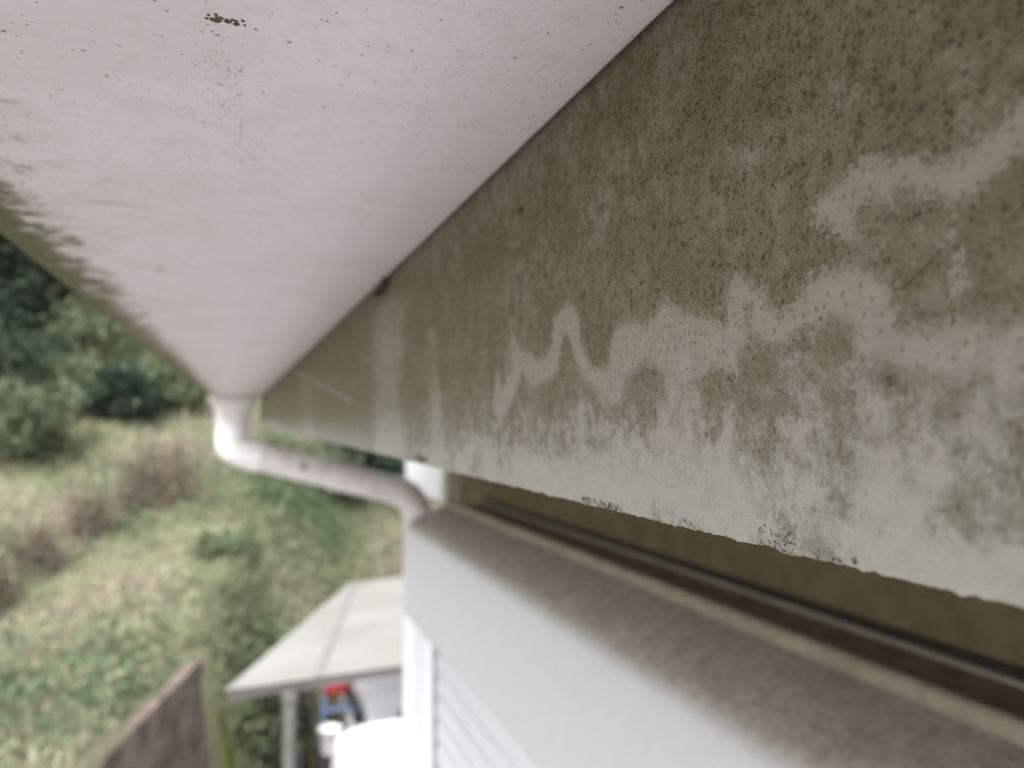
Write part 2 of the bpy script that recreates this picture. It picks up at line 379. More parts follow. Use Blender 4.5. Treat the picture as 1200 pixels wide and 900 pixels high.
# fascia board: real board with a ragged lower edge; its stains ride on the mesh as distance fields
TRAILS=[
 [(40.44,22.71),(41.55,22.21),(42.71,21.48),(43.78,21),(44.9,20.29),(46.14,21.02),(47.06,20.54),(48.01,20.27),(48.68,20.94),(49.65,21.59),(51.11,21.7),(52.64,21.57),(53.88,22.57),(55.51,23.34),(56.9,22.61),(59.08,21.94),(61,21.13),(63.02,19.99),(61.85,18.33),(60.68,18.34),(59.21,16.93),(56.72,16.13),(56.84,18.21),(55.61,19.43),(54.77,19.71),(53.67,18.42),(52.57,18.14),(52.23,19.26),(50.6,18.58),(49.19,17.73),(48.08,17.78),(46.27,16.52),(45.01,16.41),(43.77,17.36),(42.36,17.8),(41.66,18.62),(40.57,18.69),(38.47,19.39),(36.11,21.21),(37.74,23.79)],
 [(73.67,29.59),(71.89,28.55),(70.16,28.45),(70.81,27.99),(72.16,27.79)],
 [(46.16,15.72),(47.01,13.47),(47.8,13.52),(47.08,15.38)],
 [(86.14,13.24),(83.85,13.12),(80.48,11.85),(78.17,10.59),(76.48,11.37),(76.7,13.97),(75.02,16.26),(73.45,15.68),(71.71,14.15),(69.78,13.55),(69.35,11.7),(67.53,10.58),(64.88,11.94),(63.18,13.5),(60.8,13.77),(59.1,13.87),(57.83,14.16),(56.45,13.65),(54.48,12.42),(52.91,11.43),(52.64,10.18),(52.06,8.9),(52.4,7.75),(50.06,7.14),(48.12,7.17),(46.53,7.65),(45.29,7.18),(44.07,7.36),(43.39,6.55),(42.72,5.86),(42.03,6.61),(40.93,6.98),(38.47,6.98),(38.61,2.59),(41.08,2.11),(42.4,1.75),(43.52,2.19),(43.72,3.24),(44.17,4.11),(45.39,3.54),(46.92,3.19),(48.77,3.39),(50.44,3.83),(51.6,4.13),(53.41,4.72),(54.35,5.27),(55.31,5.83),(56.63,6.7),(56.94,8),(58.32,9.05),(60.52,9.71),(61.7,8.77),(62.91,7.95),(63.7,8.72),(64.54,8.53),(66.27,7.85),(68.52,7.33),(70.38,8.23),(71.82,9.28),(72.8,10.62),(72.26,12.09),(73.01,12.5),(73.55,11.33),(72.58,9.05),(73.36,7.89),(74.41,7.67),(74.99,5.2),(77.15,5.64),(79.98,7.14),(83.66,6.72),(86.27,6.18)],
 [(158.45,-0.83),(164.36,2.82),(162.36,7.05),(161.38,10.65),(158.47,9.28),(157.51,6.27),(153.82,8.45),(150.27,9.99),(151.15,14.05),(152.03,18.73),(148.55,15.52),(145.21,13.55),(139.68,12.56),(136.7,10.75),(132.41,11.47),(129.67,13.76),(128.97,17.69),(124.45,19.08),(122.6,20.03),(119.63,18.67),(117.35,16.29),(117.38,13.08),(115.2,10.16),(113.07,8.22),(107.04,7.84),(106.52,11.18),(105.08,13.56),(99.72,13.97),(95.62,12.9),(93.26,14.15),(90.27,15.61),(87.47,14.49),(85.48,12.98),(82.28,12.92),(78.73,11.47),(77.06,10.15),(75.44,9.02),(74.93,7.71),(76.06,5.26),(78.27,6.04),(80.01,5.81),(81.82,4.91),(86.28,5.48),(91.89,6.52),(95.7,7.9),(98.98,6.94),(101.57,5.88),(103.39,2.29),(107.11,2.36),(110.03,4.14),(113.11,5.12),(116.33,6.61),(119.71,9.57),(121.45,13),(124.49,14),(125.77,11.94),(126.43,8.57),(131.06,6.83),(139.7,6.16),(143.61,7.95),(145.22,9.69),(146.87,7),(151.15,3.19),(155.64,0.93)],
 [(46.38,12.57),(45.75,12.66),(45.42,11.08),(45.83,9.85),(46.72,9.76)],
 [(45.22,1.19),(44.24,1.59),(43.58,0.33),(43.18,-1.72),(43.89,-2.16),(44.8,-0.93)],
]
PATCH=[
 (291.11,38.27,6.99,289.22,-10.21,4.94,1),
 (222.38,24.86,1.22,214.51,-11.23,2.8,0.7),
 (1293.59,49.06,10.79,1336.9,-17.77,10.92,0.45),
 (667.66,36.07,3.51,627.63,-18.22,4.54,0.55),
 (146.01,28.69,2.36,149.06,24.09,2.39,0.45),
 (153.83,19.52,1.57,152.21,8.95,1.38,0.45),
 (56.29,6.54,1.21,53.79,-9.2,3.01,0.85),
 (86.26,6.54,3.17,85.48,-5,4.69,0.75),
 (114.2,1.6,3.34,111.19,-8.83,3.89,0.45),
 (100.01,-6.29,4.74,69.84,-9.51,3.95,0.75),
 (141.29,-10.89,4.8,95.21,-11.13,4.53,0.8),
 (75.61,1.13,0.95,77.36,-4.6,1.53,0.8),
 (64.2,5.15,2.17,63.85,-5.59,3.29,0.5),
 (57.79,-11.23,2.27,41.51,-11.76,2.67,0.85),
 (49.93,1.51,1.71,49.27,-4.59,2.02,0.35),
 (189.74,-11.08,1.88,175.09,-4.47,0.97,0.7),
 (165.32,-12.53,1.83,166.6,-4.28,0.75,0.9),
 (146.06,-7.1,2.31,136.78,-10.58,2.17,0.5),
 (70.41,28.23,0.73,73.43,28.62,0.95,0.35),
 (132.17,57.36,9.43,175.47,51.78,10.06,0.35),
 (47.5,28.43,2.04,45.26,24.8,1.97,0.3),
 (55.66,30.43,1.68,57.77,30.11,1.57,0.25),
 (99.4,36.28,2.67,110.75,30.46,3.98,0.3),
 (41.62,5.55,0.97,41.44,0.72,1.2,0.3),
 (44.22,10.24,0.63,46.06,10.54,0.52,0.35),
 (64.7,10.65,1.85,61.72,7.83,1.62,-0.9),
 (79.71,6.13,1.38,79.9,-3.74,1.57,-0.6),
 (98.54,8.49,2.13,94.99,2.51,1.83,-0.4),
 (122.64,14.54,1.29,122.73,3.13,3.13,-0.5),
 (46.73,0.78,0.92,49.04,3.52,1.36,-0.3),
 (62.96,5.9,1.47,58.53,0.93,1.39,-0.5),
 (65.79,-8.24,1.85,57.73,-8.96,1.52,-0.25),
 (46.2,-6.95,2.25,42.03,-7.69,1.8,-0.3),
 (74.01,2.04,1.12,71.92,-6.14,1.26,-0.35),
]
TRAILS = [np.array(q)/1000 for q in TRAILS]
FX, FB, FT, FE = .052, -.0133, .150, 1.995
yn = [-4.2, -3, -2, -1.2, -.7, -.4, -.2, -.1, -.05]
y = -.02
while y < .21: yn.append(y); y += .0006
st = .0006
while y < FE: yn.append(y); st = min(st*1.035, .02); y += st
yn.append(FE); yn = np.array(yn)
zn = np.concatenate([np.linspace(FB, .060, 118), [.07, .09, .12, FT]])
YY, ZZ = np.meshgrid(yn, zn)
def sdpoly(py, pz, poly):
    """signed distance, positive inside"""
    d = np.full(py.shape, 1e9); ins = np.zeros(py.shape, bool); n = len(poly)
    for i in range(n):
        a, b = poly[i], poly[(i+1) % n]; ey, ez = b - a
        ll = ey*ey + ez*ez + 1e-18; u = np.clip(((py-a[0])*ey + (pz-a[1])*ez)/ll, 0, 1)
        d = np.minimum(d, np.hypot(py-a[0]-u*ey, pz-a[1]-u*ez))
        c = ((a[1] > pz) != (b[1] > pz)) & (py < (b[0]-a[0])*(pz-a[1])/(b[1]-a[1]+1e-18) + a[0]); ins ^= c
    return np.where(ins, d, -d)
SD = np.full(YY.shape, -.02)
for q in TRAILS: SD = np.maximum(SD, np.clip(sdpoly(YY, ZZ, q), -.02, .02))
def ss_(a, b, x): u = np.clip((x-a)/(b-a), 0, 1); return u*u*(3-2*u)
H = (ZZ - FB)/(.052 - FB)
cov = .30 + .62*ss_(.06, .42, H) - .42*ss_(.72, 1.0, H)
cov += .28*ss_(.13, .30, YY)*(1-ss_(.25, .6, H))*ss_(.02, .12, H)
for (ya, za, ra, yb, zb, rb, s) in PATCH:
    ya, za, ra, yb, zb, rb = [k/1000 for k in (ya, za, ra, yb, zb, rb)]
    k = np.maximum(1, YY/.055); km = max(1, (ya+yb)/2/.055)
    ey, ez = (yb-ya)/km, zb-za; ll = ey*ey+ez*ez+1e-12
    u = np.clip(((YY-ya)/k*ey + (ZZ-za)*ez)/ll, 0, 1)
    d = np.hypot((YY-ya)/k - u*ey, ZZ-za-u*ez)/(ra + (rb-ra)*u)
    cov -= s*(.85 if s > 0 else .55)*(1-ss_(.45, 1.5, d))
spk = .10 + .15*ss_(.2, .4, H) + .55*ss_(.15, .02, -(.10-YY)*1.0)*ss_(.2, .75, H) + .2*ss_(.45, .9, H) - .2*ss_(.2, .6, YY)
spk = np.clip(spk, .05, .95)
XX = np.full(YY.shape, FX)
for i in range(YY.shape[1]):      # ragged lower edge and a faintly wavy face
    yy = yn[i]
    rag = .00035*mnoise.noise(Vector((yy*900, 0, 0))) + .0004*mnoise.noise(Vector((yy*260, 4, 0)))
    ZZ[0, i] += rag; ZZ[1, i] += rag*.5; XX[0, i] += .0006
XX = XX + .0000
nr, nc = YY.shape
fv = np.stack([XX, YY, ZZ], -1).reshape(-1, 3)
ff = [(j*nc+i, (j+1)*nc+i, (j+1)*nc+i+1, j*nc+i+1) for j in range(nr-1) for i in range(nc-1)]
base = len(fv); back = []
bot = [(FX+.0148, yn[i], ZZ[0, i]-.0002) for i in range(nc)]; top = [(FX+.0148, yn[i], FT) for i in range(nc)]
fv = np.concatenate([fv, bot, top])
for i in range(nc-1):
    ff += [(i, i+1, base+i+1, base+i), (base+i, base+i+1, base+nc+i+1, base+nc+i), ((nr-1)*nc+i, base+nc+i, base+nc+i+1, (nr-1)*nc+i+1)]
ff.append(tuple([j*nc+nc-1 for j in range(nr)] + [base+2*nc-1, base+nc-1]))
ext = np.zeros(2*nc)
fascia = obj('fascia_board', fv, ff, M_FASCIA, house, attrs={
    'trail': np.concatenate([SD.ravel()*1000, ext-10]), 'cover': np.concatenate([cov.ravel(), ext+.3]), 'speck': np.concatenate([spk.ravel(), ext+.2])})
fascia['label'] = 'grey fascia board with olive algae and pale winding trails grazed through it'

# small dry moss crumbs on the board
def crumbs(name, y0, y1, z0, z1, n, r0, r1, seed, parent, x=FX):
    r = np.random.default_rng(seed); m = MB()
    for _ in range(n):
        cy, cz = r.uniform(y0, y1), r.uniform(z0, z1)*1.0; q = r.uniform(r0, r1); k = 7
        ph = r.uniform(0, 6.28); pts = []
        for i in range(k):
            a = ph + 6.283*i/k; rr = q*r.uniform(.45, 1.25); pts.append((x-.0001, cy+rr*math.cos(a), cz+rr*math.sin(a)))
        inn = [(x - q*.5, cy + (p[1]-cy)*.5, cz + (p[2]-cz)*.5) for p in pts]
        m.add(pts + inn + [(x - q*.65, cy, cz)], [(i, (i+1) % k, k+(i+1) % k, k+i) for i in range(k)] + [(k+i, k+(i+1) % k, 2*k) for i in range(k)])
    return tag(m.build(name, M_MOSS, parent, smooth=True), kind='stuff')
crumbs('moss_crumbs', .103, .117, -.0136, -.0122, 110, .00008, .0003, 1, house)
crumbs('moss_crumbs', .0655, .0715, -.0132, -.0108, 50, .00006, .0002, 2, house)
crumbs('moss_crumbs', .082, .088, -.0134, -.0122, 16, .00006, .0002, 3, house)
crumbs('moss_crumbs', .225, .240, -.0128, -.0095, 9, .0003, .0009, 4, house)
crumbs('moss_crumbs', .056, .0635, -.013, -.0122, 12, .0001, .00026, 6, house)
crumbs('moss_crumbs', .02, .20, -.0137, -.0131, 130, .00006, .0002, 8, house)
m = MB(); m.tube([(FX+.004, .145, .0408), (FX-.0004, .145, .0408), (FX-.0009, .145, .0408)], [.0008, .0008, .0005], 12); m.build('nail_head', M_MOSS, house, smooth=True)
# dark hairline scratch curving over the board near the pale trail
m = MB(); m.tube([(FX-.00005, .0527, .0111), (FX-.00006, .0516, .0108), (FX-.00006, .0500, .0117), (FX-.00006, .0485, .0127), (FX-.00005, .0470, .0136)], [.00004, .00008, .00009, .00007, .00003], 6); m.build('hairline_mark', M_MOSS, house)

# ================================================================ GUTTER
GB, GX0, GX1, GY1, GH = .0520, -.0690, .0515, 1.90, .100
def arc(cx, cz, r, a0, a1, n): return [(cx + r*math.cos(a0+(a1-a0)*i/n), cz + r*math.sin(a0+(a1-a0)*i/n)) for i in range(n+1)]
pi = math.pi
outer = [(GX0-.004, GB+GH)] + arc(GX0+.009, GB+.009, .009, pi, 1.5*pi, 6) + [(GX0+.009+(GX1-GX0-.0108)*i/40, GB) for i in range(1, 40)] + arc(GX1-.0018, GB+.0018, .0018, 1.5*pi, 2*pi, 8) + [(GX1, GB+GH)]
inner = [(GX1-.001, GB+GH), (GX1-.002, GB+.006), (GX1-.006, GB+.002), (GX0+.011, GB+.002), (GX0+.002, GB+.011), (GX0-.002, GB+GH)]
gy = [-4.1, -2, -1, -.4, -.1]; y = 0.0
while y < .4: gy.append(y); y += .004
st = .004
while y < GY1: gy.append(y); st = min(.05, st*1.08); y += st
gy.append(GY1)
prof = outer + inner; n = len(prof)
gv = [(px, yy, pz) for yy in gy for px, pz in prof]
gf = [(j*n+i, j*n+(i+1) % n, (j+1)*n+(i+1) % n, (j+1)*n+i) for j in range(len(gy)-1) for i in range(n)]
gva = np.array(gv)
dens = .06 + .25*ss_(0, -.06, gva[:, 0])*ss_(.1, .25, gva[:, 1])
for pth, r0, amt in (([(-3.8, 114.1), (-2.0, 124.8), (-1.8, 138.5), (-.8, 153), (2, 167.4), (5.1, 186.6), (9, 191)], 5.0, .8), ([(-51, 258), (-34, 264), (-20, 275)], 9, .5), ([(12, 200), (22, 195)], 6, .4), ([(-60, 190), (-50, 240)], 12, .4)):
    dm = np.full(len(gva), 1e9)
    for a, b in zip(pth[:-1], pth[1:]):
        a, b = np.array(a)/1000, np.array(b)/1000; e = b-a; u = np.clip(((gva[:, :2]-a)@e)/(e@e), 0, 1)
        dm = np.minimum(dm, np.linalg.norm(gva[:, :2]-a-u[:, None]*e, axis=1))
    dens += amt*np.clip(1-dm/(r0/1000), 0, 1)
gutter = thing('gutter', (0, -1.0, GB), 'dirty white box gutter with green grime along its outer lip, seen from below', 'gutter')
obj('trough', gv, gf, M_GUTTER, gutter, smooth=True, attrs={'speck': dens}).data.set_sharp_from_angle(angle=math.radians(50))
m = MB(); m.prism([p for p in outer], lambda a, b: (a, GY1+.0005, b), lambda a, b: (a, GY1+.006, b)); m.build('end_cap', M_PIPE, gutter)
# moss tuft stuck to the gutter's underside near the camera
def under(name, x0, y0, x1, y1, n, r0, r1, seed):
    r = np.random.default_rng(seed); m = MB()
    for i in range(n):
        u = r.random(); cx = x0+(x1-x0)*u + r.normal(0, .0005); cy = y0+(y1-y0)*u + r.normal(0, .0004); q = r.uniform(r0, r1); k = 7
        pts = [(cx+q*r.uniform(.5, 1.2)*math.cos(6.283*j/k), cy+q*r.uniform(.5, 1.2)*math.sin(6.283*j/k), GB+.0001) for j in range(k)]
        m.add(pts + [(cx, cy, GB - q*.5)], [((j+1) % k, j, k) for j in range(k)])
    return tag(m.build(name, M_MOSS, gutter, smooth=True), kind='stuff')
under('moss_tuft', -.0038, .1080, -.0008, .1083, 22, .0002, .0007, 5)
under('moss_tuft', -.0015, .1083, -.0006, .1090, 8, .0004, .0008, 6)
under('moss_tuft', -.0035, .1125, -.0031, .1130, 3, .0003, .0005, 7)
under('moss_tuft', -.0280, .2980, -.0250, .2975, 7, .0003, .0008, 9)
# dark clot of debris caught between gutter and board
m = MB(); r = np.random.default_rng(3)
for i in range(14):
    c = Vector((.0505, .283+r.uniform(0, .028), .0505+r.uniform(-.0028, .002))); q = r.uniform(.0006, .0015)
    m.tube([c-Vector((0, q*1.6, 0)), c, c+Vector((0, q*1.6, q*.3))], [q*.3, q*.8, q*.25], 6)
m.build('debris_clot', M_DARK, gutter, smooth=True)

# ================================================================ DOWNPIPE
dp = thing('downpipe', (.40, 1.86, GZ), 'white downpipe bending from the gutter outlet back to the wall corner', 'downpipe')
def rprof(cx, cy, hx, hy, r, n=5):
    o = []
    for sx, sy, a in ((1, 1, 0), (-1, 1, .5*pi), (-1, -1, pi), (1, -1, 1.5*pi)):
        o += [(cx+sx*(hx-r)+r*math.cos(a+.5*pi*i/n), cy+sy*(hy-r)+r*math.sin(a+.5*pi*i/n)) for i in range(n+1)]
    return o
m = MB()
lv = [(.0515, .050, .046), (.040, .050, .046), (.037, .044, .042), (.012, .037, .037), (-.012, .0355, .0355)]
rings = [[(a, b, zz) for a, b in rprof(-.010, 1.855, hx, hy, .02 if zz > .02 else .032)] for zz, hx, hy in lv]
k = len(rings[0]); vv = [p for q in rings for p in q]
m.add(vv, [(i*k+j, i*k+(j+1) % k, (i+1)*k+(j+1) % k, (i+1)*k+j) for i in range(len(rings)-1) for j in range(k)]); m.build('outlet_funnel', M_PIPE, dp, smooth=True)
def bend(p0, p1, p2, n=10): return [Vector(p0)*(1-t)**2 + Vector(p1)*2*t*(1-t) + Vector(p2)*t*t for t in [i/n for i in range(n+1)]]
R0 = .0322
top = Vector((-.010, 1.855, -.010)); cor = Vector((-.010, 1.855, -.066)); wallc = Vector((.408, 1.875, -.180))
d1 = (wallc - cor).normalized()
a1 = cor + d1*.062; a2 = wallc - d1*.062; a3 = wallc + Vector((0, 0, -.062))
m = MB(); m.tube([top] + bend(cor+Vector((0, 0, .012)), cor, a1), R0+.0025, 20); m.build('elbow', M_WHITE, dp, smooth=True)  # coloured whiter than the pipe, to carry the sky highlight on this bend
m = MB(); m.tube([a1 - d1*.01, a2 + d1*.01], R0, 20); m.build('sloping_pipe', M_PIPE, dp, smooth=True)
m = MB(); m.tube(bend(a2, wallc, a3), R0+.0025, 20); m.build('elbow', M_PIPE, dp, smooth=True)
m = MB(); m.tube([a3+Vector((0, 0, .01)), Vector((a3.x, a3.y, GZ+.05))], R0, 20); m.build('upright_pipe', M_BRIGHT, dp, smooth=True)
m = MB(); c0 = a1 + d1*.095 + Vector((0, -R0-.001, .004)); m.tube([c0+Vector((0, .004, 0)), c0, c0-Vector((0, .003, 0))], [.0065, .0065, .004], 10); m.build('screw', M_STEEL, dp, smooth=True)

# ================================================================ ROLLER SHUTTER
BX, BT, BR, BB, BY0, BY1 = .360, -.229, .455, -.440, -1.0, 1.79
sh = thing('roller_shutter', (.42, .37, -2.35), 'pale roller shutter with a dusty box casing under the eave', 'shutter')
pr = [(.549, -.196), (BR+.002, -.196), (BX+.030, BT+.009), (BX+.020, BT+.0035), (BX+.0115, BT-.003), (BX+.005, BT-.012), (BX+.0012, BT-.023), (BX, BT-.036), (BX, BB+.012), (BX+.004, BB+.003), (BX+.012, BB), (.549, BB)]
m = MB(); m.prism(pr, lambda a, b: (a, BY0, b), lambda a, b: (a, BY1, b)); o = m.build('box_casing', M_DUSTY, sh, smooth=True); o.data.set_sharp_from_angle(angle=math.radians(30))
m = MB(); m.prism([(BR-.004, -.198), (BR-.004, -.187), (BR, -.184), (BR+.008, -.184), (BR+.011, -.188), (BR+.011, -.196)], lambda a, b: (a, BY0, b), lambda a, b: (a, BY1-.004, b)); m.build('front_lip', M_RIDGE, sh, bevel=.0015)
m = MB(); m.box((BR+.0115, BY0, -.1958), (.534, BY1-.02, -.1925)); m.build('top_channel', M_CHANNEL, sh)
m = MB(); m.box((.5345, BY0, -.1955), (.5395, BY1-.02, -.1885)); m.build('rear_lip', M_RIDGE, sh, bevel=.001)
m = MB(); m.box((.540, BY0, -.1945), (.5495, BY1-.01, -.182)); m.build('wall_shade_strip', M_DARK, sh)  # dark strip standing in for the shadow between casing and wall
m = MB(); m.prism([(a-.0015 if a < .5 else a, b+(.0015 if b > -.3 else -.0015)) for a, b in pr], lambda a, b: (a, BY1+.0005, b), lambda a, b: (a, BY1+.006, b)); m.build('end_cap', M_SLAT, sh, bevel=.0015)
SX = .372; sp = .043; nsl = 43
sprof = [(SX+.012, 0), (SX+.003, .001), (SX, .006), (SX-.0015, .018), (SX, .032), (SX+.003, .038), (SX+.007, .0415), (SX+.012, .042)]
m = MB(); m.prism(sprof, lambda a, b: (a, BY0+.06, BB-.055+b), lambda a, b: (a, 1.529, BB-.055+b)); s0 = m.build('slat', M_SLAT, sh, smooth=True)
for i in range(1, nsl): copy_part(s0, (0, 0, -sp*i), sh)
ztop, zbot = BB-.0005, BB-.055-sp*nsl
m = MB(); m.box((SX-.005, 1.530, zbot), (SX+.02, 1.546, ztop)); m.build('rail_groove', M_GROOVE, sh)
m = MB(); m.box((SX-.010, 1.5465, zbot), (.549, 1.640, ztop)); m.build('guide_rail', M_BRIGHT, sh, bevel=.004)
m = MB(); m.box((SX-.004, 1.6405, zbot), (.549, 1.735, ztop)); m.build('outer_frame', M_BRIGHT, sh, bevel=.004)
m = MB(); m.box((SX-.010, BY0, zbot), (.549, BY0+.058, ztop)); m.build('guide_rail', M_BRIGHT, sh, bevel=.004)
m = MB(); m.box((SX-.03, BY0, zbot-.05), (.549, 1.735, zbot-.001)); m.build('sill', M_WHITE, sh, bevel=.004)

# ================================================================ RETAINING WALL, CARPORT
rw = thing('retaining_wall', (*st2xy(0, -3), GZ), 'brown weathered concrete retaining wall below the grassy slope', 'wall')
def wallpiece(t0, t1, mat, name, off=0, top=-2.07, th=.08):
    m = MB(); n = 12; vv = []
    for i in range(n+1):
        t = t0+(t1-t0)*i/n; zt = top + .015*mnoise.noise(Vector((t*3, 1, 2)))
        for s, z in ((.02+th, GZ-.1), (.02+th, zt), (.0+.01*mnoise.noise(Vector((t*4, 5, 1)))+off, zt), (-.10+off, -3.0), (-.22+off, GZ-.1)):
            vv.append((*st2xy(s, t), z))
    f = [(i*5+j, i*5+(j+1) % 5, (i+1)*5+(j+1) % 5, (i+1)*5+j) for i in range(n) for j in range(5)] + [(4, 3, 2, 1, 0), tuple(n*5+j for j in range(5))]
    m.add(vv, f); return m.build(name, mat, rw)
wallpiece(-9, -.02, M_STONE, 'wall_face')
o = wallpiece(0, .20, M_LIME, 'mossy_end', off=-.14, top=-2.55, th=.0); o['label'] = 'lime green mossy end of the wall'

cp = thing('carport', (1.3, 7.2, GZ), 'grey posted carport with milky panel roof below the hillside', 'carport')
et = Vector((.215, .977, 0)).normalized(); es = Vector((et.y, -et.x, .108)).normalized(); RO = Vector((-.045, 5.925, -1.865)); up = es.cross(et).normalized()*1
if up.z < 0: up = -up
DEP, PW = 3.2, .62
m = MB(); m.prism([(0, 0), (PW-.004, 0), (PW-.004, DEP), (PW-.07, DEP)], lambda a, b: RO+es*a+et*b, lambda a, b: RO+es*a+et*b+up*.012); m.build('roof_panel', M_POLY, cp)   # the outer panel is cut to the boundary
m = MB(); m.obox(RO + es*(PW+.004), es*(PW-.008), et*DEP, up*.012); p0 = m.build('roof_panel', M_POLY, cp)
for i in range(1, 4): copy_part(p0, es*PW*i, cp)
m = MB(); m.obox(RO + es*(PW-.022) + up*.0125, es*.044, et*DEP, up*.014); b0 = m.build('seam_bar', M_SEAM, cp)
for i in range(1, 4): copy_part(b0, es*PW*i, cp)
m = MB(); m.obox(RO + et*.03 - up*.075, es*PW*5, et*.05, up*.0745); m.build('front_beam', M_STEEL, cp)
m = MB(); m.obox(RO + es*PW*.9 + et*(DEP-.08) - up*.075, es*PW*4.1, et*.05, up*.0745); m.build('rear_beam', M_STEEL, cp)
for s, t in ((.42, .04), (.62, DEP-.07), (2.7, .04), (2.7, DEP-.07)):
    q = RO + es*s + et*t
    m = MB(); m.box((q.x-.038, q.y-.038, GZ), (q.x+.038, q.y+.038, q.z-.076)); o = m.build('post', M_STEEL, cp, bevel=.006)
    m = MB(); m.box((q.x-.05, q.y-.05, q.z-.16), (q.x+.05, q.y+.05, q.z-.078)); m.build('bracket', M_STEEL, o, bevel=.006)

# ================================================================ VEHICLES
def vehicle(name, x0, y0, wd, ln, ht, label, box_cab, flip=False):
    """long axis along Y, nose at the far (+Y) end"""
    v = thing(name, (x0+wd/2, y0+ln/2, GZ), label, 'van' if box_cab else 'car'); z0 = GZ
    if box_cab: side = [(0, .28), (0, .95), (.06, ht-.10), (.16, ht-.01), (.5, ht), (ln-.75, ht), (ln-.50, ht-.04), (ln-.16, 1.05), (ln-.02, .85), (ln, .30)]
    else: side = [(0, .30), (.0, .80), (.08, .95), (.22, ht-.12), (.38, ht-.02), (.8, ht), (ln-1.75, ht-.02), (ln-1.05, .98), (ln-.25, .86), (ln-.02, .68), (ln, .30)]
    nx = 10; vv = []; k = len(side)
    for i in range(nx+1):
        u = i/nx*2-1
        for (yy, zz) in side:
            hh = max(0, (zz-.95)/(ht-.95)); tuck = 1-.09*hh; drop = .05*abs(u)**5*hh
            vv.append((x0+wd/2+u*wd/2*tuck, y0+yy+(.06*abs(u)**4 if yy < ln/2 else -.12*abs(u)**4), z0+zz-drop))
    f = [(i*k+j, i*k+(j+1) % k, (i+1)*k+(j+1) % k, (i+1)*k+j) for i in range(nx) for j in range(k)] + [tuple(range(k))[::-1], tuple(nx*k+j for j in range(k))]
    m = MB(); m.add(vv, f); m.build('body', M_CARW, v, bevel=.03, seg=3)
    cx = x0+wd/2
    # rear window and windscreen follow the sloping ends, side windows sit 4 mm proud
    def endglass(nm, ya, za, yb, zb, off, w0, w1):
        m = MB(); n = 6; vv = []
        for i in range(n+1):
            u = i/n*2-1
            vv.append((cx+u*w0/2, y0+ya+(.06*abs(u)**4 if off < 0 else -.12*abs(u)**4)+off, z0+za)); vv.append((cx+u*w1/2, y0+yb+(.06*abs(u)**4 if off < 0 else -.12*abs(u)**4)+off, z0+zb))
        m.add(vv, [(2*i, 2*i+2, 2*i+3, 2*i+1) for i in range(n)]); m.build(nm, M_GLASS, v, smooth=True)
    if box_cab:
        endglass('rear_window', -.005, 1.0, .045, ht-.16, -.012, wd*.86, wd*.80); endglass('windscreen', ln-.17, 1.12, ln-.46, ht-.12, .02, wd*.88, wd*.8)
    else:
        endglass('rear_window', .165, ht-.27, .225, ht-.13, -.012, wd*.84, wd*.78); endglass('windscreen', ln-1.10, 1.02, ln-1.66, ht-.08, .02, wd*.86, wd*.76)
    for sx in (-1, 1):
        for ya, yb in ((.35, ln*.42), (ln*.45, ln-(.95 if box_cab else 1.7))):
            m = MB(); vv = []
            for (yy, zz) in ((ya, 1.02), (yb, 1.02), (yb-.12, ht-.18), (ya+.08, ht-.18)):
                hh = (zz-.95)/(ht-.95); xx = cx+sx*(wd/2*(1-.09*hh)+.004); vv.append((xx, y0+yy, z0+zz))
            m.add(vv, [(0, 1, 2, 3)]); m.build('side_window', M_GLASS, v)
        for yy in (.55, ln-.6):
            xo = cx+sx*(wd/2-.09)
            m = MB(); m.tube([(xo-.075, y0+yy, z0+.285), (xo-.06, y0+yy, z0+.285), (xo+.06, y0+yy, z0+.285), (xo+.075, y0+yy, z0+.285)], [.25, .285, .285, .25], 24); o = m.build('wheel', M_RUBBER, v, smooth=True)
            m = MB(); m.tube([(xo+sx*.07, y0+yy, z0+.285), (xo+sx*.082, y0+yy, z0+.285)], [.17, .15], 16); m.build('hub_cap', M_CHROME, o)
        m = MB(); m.box((cx+sx*wd*.40-.07, y0-.004, z0+.62), (cx+sx*wd*.40+.07, y0+.05, z0+.92)); m.build('tail_light', M_RED, v, bevel=.01)
    m = MB(); m.box((x0+.04, y0-.05, z0+.28), (x0+wd-.04, y0+.06, z0+.50)); m.build('rear_bumper', M_SILVER, v, bevel=.03)
    m = MB(); m.box((x0+.04, y0+ln-.06, z0+.26), (x0+wd-.04, y0+ln+.04, z0+.50)); m.build('front_bumper', M_SILVER, v, bevel=.03)
    if flip:
        v.rotation_euler.z = pi
    return v
van = vehicle('van', .62, 2.72, 1.48, 3.30, 1.94, 'white van parked just in front of the carport', True, True)
m = MB(); m.tube([(1.66, 3.32, GZ+1.93), (1.655, 3.38, GZ+1.99), (1.635, 3.56, GZ+2.02)], [.014, .010, .004], 8); m.build('aerial', M_BLACK, van, smooth=True)
car = vehicle('car', 1.17, 7.55, 1.48, 3.0, 1.43, 'white hatchback parked under the carport roof', False)

